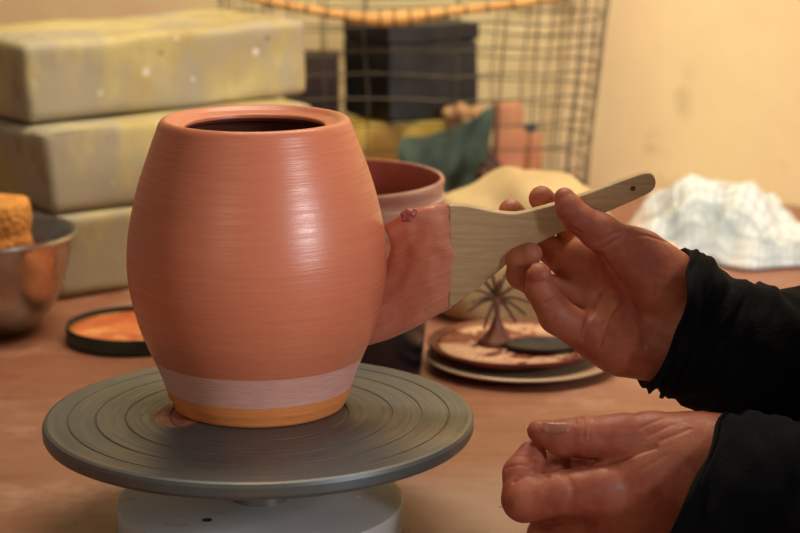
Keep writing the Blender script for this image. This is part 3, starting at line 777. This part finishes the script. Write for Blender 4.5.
for v in bm.verts:
    if v.co.z > .009 and Vector((v.co.x, v.co.y)).length < .06: v.co.z += mnoise.noise(v.co * 45) * .0022
o = fin(bm, 'slip_layer', m, ld); o['label'] = 'orange slip drying inside the lid'

# slip bucket behind the pot
ycb = .41; bx = at_y(331, 177, ycb).x; zb = at_y(331, 177, ycb).z
Db = (ycb - CAM.y) * math.cos(PITCH) + (CAM.z - zb) * math.sin(PITCH); rb = 114 * Db / F
bu = thing('slip_bucket', 'round bucket of dark red slip with smeared pale rim, behind pot', 'bucket', (bx, ycb, 0))
m = M('slip_smeared_bucket', .5)
s = m.sep(); zz = m.math('ADD', s[2], m.math('MULTIPLY', m.math('SUBTRACT', m.noise(26, 4), .5), .05))
st = m.noise(10, 4, .6, m.map((1, 1, 7)))
pale = m.mix(m.ramp(st, .35, .65), lin((206, 168, 150)), lin((178, 122, 104)))
dk = m.mix(m.ramp(m.noise(20, 3), .4, .6), lin((34, 36, 48)), lin((24, 26, 36)))
inner_ = m.mix(m.ramp(m.noise(16, 4), .35, .65), lin((140, 62, 44)), lin((108, 44, 34)))
rad = m.math('SQRT', m.math('ADD', m.math('POWER', s[0], 2), m.math('POWER', s[1], 2)))
c = m.mix(m.ramp(zz, zb * .50, zb * .58), dk, pale)
gm = m.n('ShaderNodeNewGeometry'); vt = m.n('ShaderNodeVectorTransform', vector_type='NORMAL', convert_from='WORLD', convert_to='OBJECT'); m.l(gm.outputs['Normal'], vt.inputs[0])
rs2 = m.sep(vt.outputs[0]); dt = m.math('ADD', m.math('MULTIPLY', rs2[0], s[0]), m.math('MULTIPLY', rs2[1], s[1]))
m.col(m.mix(m.ramp(dt, -.02, -.005, 1, 0), c, inner_)).rgh(m.ramp(zz, zb * .5, zb * .6, .3, .5))
T = [(0, 0), (rb * .79, 0), (rb * .80, .004), (rb * .88, zb * .5), (rb * .955, zb * .82), (rb * .965, zb * .83), (rb * .97, zb * .87), (rb * 1.0, zb * .875), (rb * 1.005, zb * .91), (rb * .985, zb * .915), (rb * .99, zb * .965), (rb, zb * .985), (rb * .99, zb), (rb * .965, zb), (rb * .955, zb * .985), (rb * .94, zb * .85), (rb * .86, zb * .5), (rb * .85, zb * .45), (0, zb * .45)]
bm = bmesh.new(); lathe(bm, T, 96); fin(bm, 'bucket_shell', m, bu, True, 40)
m = M('liquid_red_slip', .3); m.col(m.mix(m.ramp(m.noise(30, 4), .4, .6), lin((130, 52, 36)), lin((104, 40, 30)))).bump(m.noise(30, 3), .2, .002)
bm = bmesh.new(); lathe(bm, [(0, zb * .72), (rb * .915, zb * .72), (rb * .905, zb * .68), (0, zb * .68)], 64); fin(bm, 'liquid_slip', m, bu)['label'] = 'dark red liquid slip'

# plates
pc = on_z(522, 359, .006)
m = simple('beige_stoneware', (190, 160, 132), .45, (172, 140, 112), 18, .1)
pl = thing('stoneware_plate', 'wide beige plate underneath the brown-rimmed dish', 'plate', (pc.x, pc.y, 0))
bm = bmesh.new(); lathe(bm, [(0, .001), (.052, .001), (.053, 0), (.058, 0), (.06, .002), (.080, .0065), (.0865, .0085), (.0880, .0105), (.0865, .0115), (.080, .0100), (.060, .0065), (0, .0060)], 96); fin(bm, 'plate_body', m, pl, True, 40)
pc2 = on_z(515, 349, .014)
dz = thing('glazing_dish', 'brown-rimmed glossy dish splashed with cream and brown slip, topmost plate', 'dish', (pc2.x, pc2.y, .0124))
m = M('red_brown_glaze', .16); m.col(m.mix(m.ramp(m.noise(25, 4), .4, .6), lin((112, 50, 38)), lin((84, 36, 30))))
bm = bmesh.new(); lathe(bm, [(0, 0), (.05, 0), (.062, .0003), (.074, .003), (.0795, .0065), (.0808, .0085), (.0795, .0098), (.0772, .0092), (.070, .0056), (.060, .004), (0, .004)], 96); fin(bm, 'dish_body', m, dz, True, 40)
m = M('splashed_slip', .16)
nb = m.noise(28, 5, .62, None, .6); nr = m.noise(85, 3, .5, m.map(loc=(1, 2, 0)), 1.2)
c = m.mix(m.ramp(nb, .47, .55), lin((216, 172, 140)), lin((112, 52, 40)))
c = m.mix(m.ramp(nr, .56, .62, 0, .8), c, lin((150, 88, 66)))
m.col(c).bump(nb, .2, .0015)
bm = bmesh.new(); lathe(bm, [(0, .0058), (.055, .0058), (.067, .0062), (.0718, .0074), (.0695, .0045), (0, .0035)], 80); o = fin(bm, 'slip_splashes', m, dz); o['label'] = 'glossy cream and brown slip splashes'
# spiky twig star standing on the dish
m = simple('dark_twig', (78, 50, 36), .6, (104, 70, 50), 60, .3)
tw = at_y(497, 298, pc2.y + .004)
st_ = thing('spiky_star', 'spiky dark brown starburst of thin twigs standing on dish', 'twig star', (tw.x, tw.y, .0184))
cz = tw.z - .0184
bm = bmesh.new()
for k, (dx, dy, l) in enumerate(((-34, -10, 1), (-30, 12, 1), (-22, -24, 1), (-8, -34, 1), (12, -30, 1), (30, -16, 1), (34, 2, 1), (30, 18, 1), (-14, 30, .9), (20, 26, .8), (2, -22, 1), (-26, 2, .8))):
    e = Vector((dx * .00088, random.uniform(-.012, .012), -dy * .00088)); 
    pts = smooth_path([Vector((0, 0, cz)), Vector((0, 0, cz)) + e * .5 + Vector((0, 0, .003)), Vector((0, 0, cz)) + e], 4)
    n0 = len(pts); tube(bm, pts, [.0022 - .0012 * i / n0 for i in range(n0)], 7)
fin(bm, 'twigs', m, st_)
bm = bmesh.new(); lathe(bm, [(0, 0), (.019, 0), (.015, .005), (.007, cz * .32), (.0030, cz * .6), (.0026, cz * .9), (.0038, cz), (0, cz + .003)], 24)
for v in bm.verts: v.co += Vector((mnoise.noise(v.co * 90), mnoise.noise(v.co * 90 + Vector((5, 5, 5))), 0)) * .0022
m = simple('brown_clay_foot', (128, 76, 54), .5, (110, 60, 44), 40, .2)
fin(bm, 'clay_foot', m, st_)
# dark shallow saucer shape on the dish
m = simple('saucer_black', (24, 12, 10), .6)
sk = on_z(542, 348, .0195)
bm = bmesh.new(); lathe(bm, [(0, 0), (.024, 0), (.028, .002), (.029, .0055), (.027, .006), (.024, .0035), (0, .003)], 48); bmesh.ops.scale(bm, vec=(1.15, .75, 1), verts=bm.verts)
o = fin(bm, 'dark_saucer', m, None, True, 45); o.location = (sk.x, sk.y, .0186); tag(o, 'small black shallow saucer lying on the splashed dish', 'saucer')

# cream cloth sack behind the brush
m = M('cream_cloth', .85); m.col(m.mix(m.ramp(m.noise(12, 4), .3, .7), lin((200, 176, 124)), lin((178, 148, 104)))).bump(m.noise(30, 4), .5, .004)
sc_ = Vector((at_y(515, 250, .62).x, .62, 0))
def fs(X, Y, Z):
    d = ell(X, Y, Z, (sc_.x, sc_.y, .045), (.098, .07, .07))
    d = smin(d, ell(X, Y, Z, (sc_.x + .012, sc_.y + .02, .10), (.078, .05, .042)), .035)
    n_ = np.sin(X * 90 + np.sin(Z * 60) * 1.5 + Y * 40) * .0022 + np.sin(Z * 75 + X * 55) * .0016 + np.sin(X * 190 - Z * 120 + Y * 90) * .0008
    return np.maximum(d + n_, .0012 - Z)
v, f = grid_mesh(fs, (sc_.x - .11, sc_.y - .1, -.005), (sc_.x + .11, sc_.y + .1, .2), .0032)
o = sdf_obj([(relax(v, f, 1), f)], 'cloth_bag', m); tag(o, 'plump cream cloth bag standing behind the brush, below basket', 'bag')

# checked rag
m = M('checked_rag', .9)
u = m.sep(m.uv)
def stripes(x, k, w): 
    t = m.math('FRACT', m.math('MULTIPLY', x, k)); return m.ramp(m.math('ABSOLUTE', m.math('SUBTRACT', t, .5)), w, w + .05, 1, 0)
g_ = m.math('MAXIMUM', stripes(u[0], 30, .10), stripes(u[1], 14, .10))
c = m.mix(m.math('MULTIPLY', g_, .4), lin((224, 226, 222)), lin((104, 122, 134)))
c = m.mix(m.ramp(m.noise(9, 4), .52, .66, 0, .7), c, lin((132, 148, 152)))  # blue-grey patches put the shade of the folds into the colour
dd = m.math('SQRT', m.math('ADD', m.math('POWER', m.math('SUBTRACT', u[0], .5), 2), m.math('POWER', m.math('SUBTRACT', u[1], .5), 2)))
c = m.mix(m.math('MULTIPLY', m.ramp(dd, .028, .042, 1, 0), .85), c, lin((196, 110, 80)))
c = m.mix(m.ramp(m.noise(13, 3, .5, m.map(loc=(8, 1, 3))), .62, .7, 0, .7), c, lin((196, 160, 136)))
m.col(c).bump(m.noise(60, 4), .4, .003)
def crumple(name, mt, corners, hf, nx=90, ny=60, thick=.0016, seed=0, amp=.012, fs_=9):
    """a draped cloth on the table: corners on the table plane, hf(u,v) the height of the heap"""
    bm = bmesh.new(); uvl = bm.loops.layers.uv.new('UVMap'); g = {}
    c0, c1, c2, c3 = corners
    for i in range(nx + 1):
        for j in range(ny + 1):
            u, v = i / nx, j / ny
            p = (c0 * (1 - u) + c1 * u) * (1 - v) + (c3 * (1 - u) + c2 * u) * v
            w = Vector((u * fs_ * .9, v * fs_ * .6, seed))
            h = hf(u, v) * min(1, 9 * min(u, 1 - u, v, 1 - v)) ** .5
            e = min(1, h / .03)
            rdg = (1 - abs(mnoise.noise(w * .9)) * 2.4) * amp * e + (1 - abs(mnoise.noise(w * 2.1 + Vector((3, 1, 4)))) * 2) * amp * .45 * e
            p = p + Vector((mnoise.noise(w * .8 + Vector((11, 0, 0))), mnoise.noise(w * .8 + Vector((0, 17, 0))), 0)) * .024
            g[i, j] = bm.verts.new((p.x, p.y, max(.0025, h + rdg)))
    for i in range(nx):
        for j in range(ny):
            f = bm.faces.new((g[i, j], g[i + 1, j], g[i + 1, j + 1], g[i, j + 1]))
            for l_, q_ in zip(f.loops, ((i, j), (i + 1, j), (i + 1, j + 1), (i, j + 1))): l_[uvl].uv = (q_[0] / nx, q_[1] / ny)
    bmesh.ops.recalc_face_normals(bm, faces=bm.faces)
    if sum(f.normal.z for f in bm.faces) < 0: bmesh.ops.reverse_faces(bm, faces=bm.faces)
    me = bpy.data.meshes.new(name); bm.to_mesh(me); bm.free(); o = link(name, me, mt)
    md = o.modifiers.new('s', 'SOLIDIFY'); md.thickness = thick; md.offset = 1
    return o
def hump(u, v, cu, cv, su, sv, h): return h * math.exp(-((u - cu) / su) ** 2 - ((v - cv) / sv) ** 2)
co = [on_z(612, 262), on_z(830, 272), on_z(850, 232), on_z(618, 232)]
co = [Vector((p.x, p.y, 0)) for p in co]
o = crumple('checked_rag', m, co, lambda u, v: max(0, hump(u, v, .42, .5, .22, .42, .056) + hump(u, v, .72, .4, .2, .4, .024) + hump(u, v, .15, .5, .15, .4, .028) + .004), seed=4, amp=.018, fs_=5.4)
tag(o, 'crumpled white and blue checked rag heaped on table by the wall', 'rag')
m = simple('pinkish_paper', (238, 214, 198), .8, (226, 190, 172), 20, .3)
co = [Vector((p.x, p.y, 0)) for p in (on_z(640, 292), on_z(716, 289), on_z(720, 271), on_z(640, 268))]
o = crumple('crumpled_paper', m, co, lambda u, v: hump(u, v, .5, .5, .4, .5, .020) + hump(u, v, .2, .6, .3, .5, .018), 50, 30, .0008, 9, .007, 6)
tag(o, 'crumpled pale pink paper lying in front of the checked rag', 'paper')

# ================================================================ WIRE BASKET AND CONTENTS
BY = 1.19; BX = at_y(412, 100, BY).x; BZ = .022
mwire = simple('rusty_dark_wire', (96, 84, 62), .6, (72, 64, 52), 50, .2, .3)
bk = thing('wire_basket', 'dark wire mesh basket with bent wooden rod, standing against wall', 'basket', (BX, BY, 0))
ra0 = (at_y(585, 182, BY).x - BX); ra1 = (at_y(612, -25, BY).x - BX)
ZTOP = .335
def rim(th, z):
    t = (z - BZ) / (ZTOP - BZ); a = ra0 + (ra1 - ra0) * t; b = .085 + .02 * t
    c_, s_ = math.cos(th), math.sin(th)
    e = .62; return Vector((a * math.copysign(abs(c_) ** e, c_), b * math.copysign(abs(s_) ** e, s_), z))
bm = bmesh.new()
NV = 32; zl = [BZ + (ZTOP - BZ) * k / 10 for k in range(11)]
def jit(v, q): return v + Vector((mnoise.noise(v * 9 + Vector((q, 0, 0))), mnoise.noise(v * 9 + Vector((0, q, 3))) * .5, mnoise.noise(v * 11 + Vector((0, 0, q))))) * .006
for k in range(NV):
    th = 2 * math.pi * (k + .5) / NV
    tube(bm, [jit(rim(th, BZ + (ZTOP - BZ) * q / 14), 1) for q in range(15)], .0010, 5)
for z in zl:
    tube(bm, [jit(rim(2 * math.pi * k / 96, z), 2) for k in range(96)], .0012 if z not in (zl[0], zl[-1]) else .002, 5, closed=True)
fin(bm, 'wire_mesh', mwire, bk)
bm = bmesh.new()
for k in range(9):
    x = -ra0 * .85 + 2 * ra0 * .85 * k / 8; tube(bm, [(x, -.08, BZ), (x, .08, BZ)], .0013, 5)
for k in range(5):
    y = -.07 + .14 * k / 4; tube(bm, [(-ra0 * .95, y, BZ + .001), (ra0 * .95, y, BZ + .001)], .0013, 5)
fin(bm, 'wire_floor', mwire, bk)
for sx in (-1, 1):
    for sy in (-1, 1):
        bm = bmesh.new(); x, y = sx * ra0 * .72, sy * .075
        tube(bm, smooth_path([(x - .015, y, BZ), (x - .012, y, .004), (x, y, .0022), (x + .012, y, .004), (x + .015, y, BZ)], 5), .0018, 6)
        fin(bm, 'foot', mwire, bk)
m = M('yellow_wood_rod', .55); m.col(m.mix(m.ramp(m.noise(20, 4, .6), .3, .7), lin((214, 160, 84)), lin((190, 132, 66))))
yr = BY - .118
rp = [at_y(px, py, yr) for px, py in ((215, -14), (262, 0), (300, 8), (340, 15), (375, 19), (405, 17.5), (440, 12.5), (480, 8), (530, 1.5), (580, -8))]
rp = [p - Vector(bk.location) for p in rp]; rp = smooth_path(rp, 6)
N = len(rp); rr_ = [.0052 + .0042 * math.exp(-((i / N - .5) / .13) ** 2) for i in range(N)]
bm = bmesh.new(); tube(bm, rp, rr_, 14); o = fin(bm, 'wooden_rod', m, bk); o['label'] = 'bent yellowish wooden rod'
for i in range(4, N - 2, 3):
    bm = bmesh.new()
    p = rp[i]; t = (rp[i + 1] - rp[i - 1]).normalized(); a = t.orthogonal().normalized(); b = t.cross(a)
    tube(bm, [p + (a * math.cos(q * math.pi / 6) + b * math.sin(q * math.pi / 6)) * (rr_[i] + .0012) for q in range(12)], .0012, 5, closed=True)
    fin(bm, 'wire_loop', mwire, bk)

ZF = BZ + .0024
m = M('black_painted_box', .6); m.col(m.mix(m.ramp(m.noise(16, 5, .6), .4, .7), lin((22, 20, 18)), lin((38, 35, 31)))).bump(m.noise(40, 4), .3, .002)
bxp = at_y(408, 100, BY + .005)
# stack under the black box: two yellow packets
my = M('yellow_packet', .6); my.col(my.mix(my.ramp(my.noise(14, 4), .4, .6), lin((206, 172, 70)), lin((160, 120, 50)))).bump(my.noise(30, 3), .3, .002)
zbox = at_y(408, 120, BY - .045).z
hb = zbox - ZF
def yblock(px, wd_, y, rz, lab, c=None, h=None):
    h = h or hb - .001
    o = solid_box('yellow_packet', (at_y(px, 140, y).x, y, ZF + h / 2), (wd_, .075, h), my if c is None else c, None, rz, .005, .004, 3)
    tag(o, lab, 'packet'); return o
yblock(372, .062, BY - .028, .06, 'mustard yellow packet under the black box, in the basket behind bucket')
yblock(424, .060, BY - .020, -.08, 'brighter yellow packet beside green cloth, under black box in basket', simple('bright_yellow_packet', (222, 194, 96), .6, (196, 160, 70), 12, .2))
bb = thing('black_box', 'scuffed black lidded box lying in the wire basket', 'box', (bxp.x + .004, BY + .004, zbox + .0006), R(33))
hbx = at_y(408, 25, BY - .045).z - zbox
solid_box('box_body', (0, 0, hbx * .40), (.134, .108, hbx * .8), m, bb, 0, .004, .003, 4)
solid_box('box_lid', (0, 0, hbx * .9005), (.1355, .1095, hbx * .195), m, bb, 0, .004, .003, 4)
mb = simple('dark_brown_board', (48, 28, 18), .8, (36, 22, 16), 20, .2)
q0 = at_y(304, 60, BY); q1 = at_y(338, 60, BY); zt_ = at_y(320, 56, BY - .03).z
o = solid_box('brown_box', ((q0.x + q1.x) / 2 - .012, BY - .005, (ZF + zt_) / 2), (.066, .09, zt_ - ZF - .001), mb, None, 0, .003, .002, 3)
tag(o, 'dark brown box beside the black box, next to plaster blocks', 'box')
# green cloth
m = M('dark_green_cloth', .9); m.col(m.mix(m.ramp(m.noise(18, 4), .35, .7), lin((52, 68, 58)), lin((72, 86, 74)))).bump(m.noise(60, 4), .4, .003)
yg = BY - .115
pts2 = [(398, 142), (430, 134), (462, 124), (491, 107), (492, 125), (484, 160), (474, 195), (455, 222), (425, 222), (408, 190)]
bm = bmesh.new(); ctr = Vector((0, 0, 0)); F_, B_ = [], []
sm = smooth_path([(x, y, 0) for x, y in pts2], 5, True)
cx_, cy_ = 447, 165
def gp(x, y, off):
    p = at_y(x, y, yg); fold = mnoise.noise(Vector((x * .05, y * .03, 1))) * .010 + .006 * math.sin(x * .16 + y * .05)
    return Vector((p.x, yg - off + fold - .01, max(.002, p.z)))
NR = 9; rows = []
for k in range(NR + 1):
    t = k / NR; rows.append([(cx_ + (p.x - cx_) * t, cy_ + (p.y - cy_) * t) for p in sm])
for off, sgn in ((.0, 1), (-.0045, -1)):
    prev = None; L_ = []
    for k in range(1, NR + 1): L_.append([bm.verts.new(gp(x, y, off)) for x, y in rows[k]])
    cv_ = bm.verts.new(gp(cx_, cy_, off)); n2 = len(sm)
    for i in range(n2): bm.faces.new((cv_, L_[0][i], L_[0][(i + 1) % n2]))
    for a, b in zip(L_, L_[1:]):
        for i in range(n2): bm.faces.new((a[i], b[i], b[(i + 1) % n2], a[(i + 1) % n2]))
    (F_ if sgn > 0 else B_).extend(L_[-1])
for i in range(len(F_)): bm.faces.new((F_[i], B_[i], B_[(i + 1) % len(F_)], F_[(i + 1) % len(F_)]))
o = fin(bm, 'green_cloth', m, None, True, 60); tag(o, 'dark green pointed cloth hanging on the front of the wire basket', 'cloth')
# tan clay balls, peach slab, brown lump
m = simple('tan_clay_ball', (206, 162, 112), .8, (184, 138, 90), 20, .3)
sh = thing('clay_tray', 'shallow tan tray under the three clay balls in basket', 'tray', (0, 0, 0))
ys = BY - .04; zs_ = at_y(460, 121, ys).z
xa, xb = at_y(446, 120, ys).x, at_y(482, 120, ys).x
solid_box('tray_body', ((xa + xb) / 2 + .006, ys, (ZF + zs_) / 2), (.052, .05, zs_ - ZF - .001), simple('brown_earth', (120, 80, 52), .8, (92, 58, 40), 18, .3), sh, 0, .006, .005, 3)
del sh['label']; del sh['category']
sb = [c_ for c_ in sh.children][0]; sb.parent = None; bpy.data.objects.remove(sh)
sb.name = 'clay_lump'; tag(sb, 'brown lump of clay under the small tan balls in basket', 'clay')
for k, (px, r, lab) in enumerate(((446, .010, 'leftmost of three tan clay balls right of the black box'), (460, .0125, 'middle and largest of three tan clay balls beside black box'), (475, .0105, 'rightmost of three tan clay balls, above green cloth corner'))):
    bm = bmesh.new(); bmesh.ops.create_icosphere(bm, subdivisions=4, radius=r)
    for v in bm.verts: v.co *= 1 + mnoise.noise(v.co * 90 + Vector((k, 0, 0))) * .14; v.co.z *= .95
    o = fin(bm, 'clay_ball', m); x = at_y(px, 112, ys - .01).x
    o.location = (max(x, xa + .004), ys - .012, zs_ + r * .93 + .002); tag(o, lab, 'clay ball', 'small tan clay balls in the basket')
m = simple('peach_clay_slab', (214, 150, 108), .75, (196, 126, 88), 14, .3)
pz0 = at_y(507, 190, BY - .03).z; pz1 = at_y(507, 104, BY - .03).z
o = solid_box('peach_slab', (at_y(508, 150, BY - .02).x, BY - .02, ZF + (pz1 - ZF) / 2 + .001), (.034, .026, pz1 - ZF), m, None, R(12), .004, .004, 4, ry=0)
tag(o, 'peach coloured upright clay slab beside green cloth in basket', 'slab')
o = solid_box('peach_slab', (at_y(528, 170, BY - .02).x, BY - .01, ZF + .035), (.03, .03, .068), m, None, R(-15), .004, .004, 3)
tag(o, 'shorter peach clay slab at right end of basket contents', 'slab')
bm = bmesh.new(); bmesh.ops.create_icosphere(bm, subdivisions=3, radius=.0075); bmesh.ops.scale(bm, vec=(1.2, 1, .7), verts=bm.verts)
o = fin(bm, 'blue_cap', simple('dark_blue_plastic', (40, 52, 84), .4)); o.location = (at_y(531, 152, BY - .02).x, BY - .012, ZF + .0755); tag(o, 'tiny dark blue cap on the shorter peach slab', 'cap')
# brown pine-cone like lump low at the basket front
m = simple('dark_brown_lump', (84, 52, 32), .8, (60, 36, 24), 40, .6)
def fl(X, Y, Z):
    d = ell(X, Y, Z, (0, 0, .045), (.020, .018, .046))
    return np.maximum(d + .0025 * np.sin(X * 260 + Z * 190) * np.sin(Z * 230 + Y * 200), .001 - Z)
v, f = grid_mesh(fl, (-.03, -.03, -.004), (.03, .03, .1), .0022)
o = sdf_obj([(relax(v, f, 1), f)], 'pine_cone', m); p = at_y(489, 190, BY - .145); o.location = (p.x, BY - .17, 0)
tag(o, 'dark brown knobbly cone standing in front of basket, beside green cloth', 'cone')

# ================================================================ LIGHT
def area(name, loc, target, size, power, col, sy=None):
    l = bpy.data.lights.new(name, 'AREA'); l.energy = power; l.color = col; l.shape = 'RECTANGLE'; l.size = size; l.size_y = sy or size
    o = bpy.data.objects.new(name, l); COL.objects.link(o); o.location = loc
    o.rotation_euler = (Vector(target) - Vector(loc)).to_track_quat('-Z', 'Y').to_euler(); return o
area('window_daylight', (1.75, -1.5, .74), (-.05, 0, .14), .36, 43, (.97, .95, .98), .85)
area('wall_lamp', (.12, .5, 1.35), (.05, 1.3, .25), .9, 23, (1.0, .88, .66), .3)
area('warm_fill', (-.9, -1.9, .8), (-.1, .6, .15), .6, 3.2, (1.0, .80, .58))  # added warm fill from front left, no known lamp there
w = bpy.data.worlds.new('room'); SC.world = w; w.use_nodes = True
w.node_tree.nodes['Background'].inputs[0].default_value = (1.0, .82, .62, 1); w.node_tree.nodes['Background'].inputs[1].default_value = .14
SC.view_settings.view_transform = 'Standard'; SC.view_settings.look = 'None'; SC.view_settings.exposure = .07; SC.view_settings.gamma = 1
SC.view_settings.use_curve_mapping = False
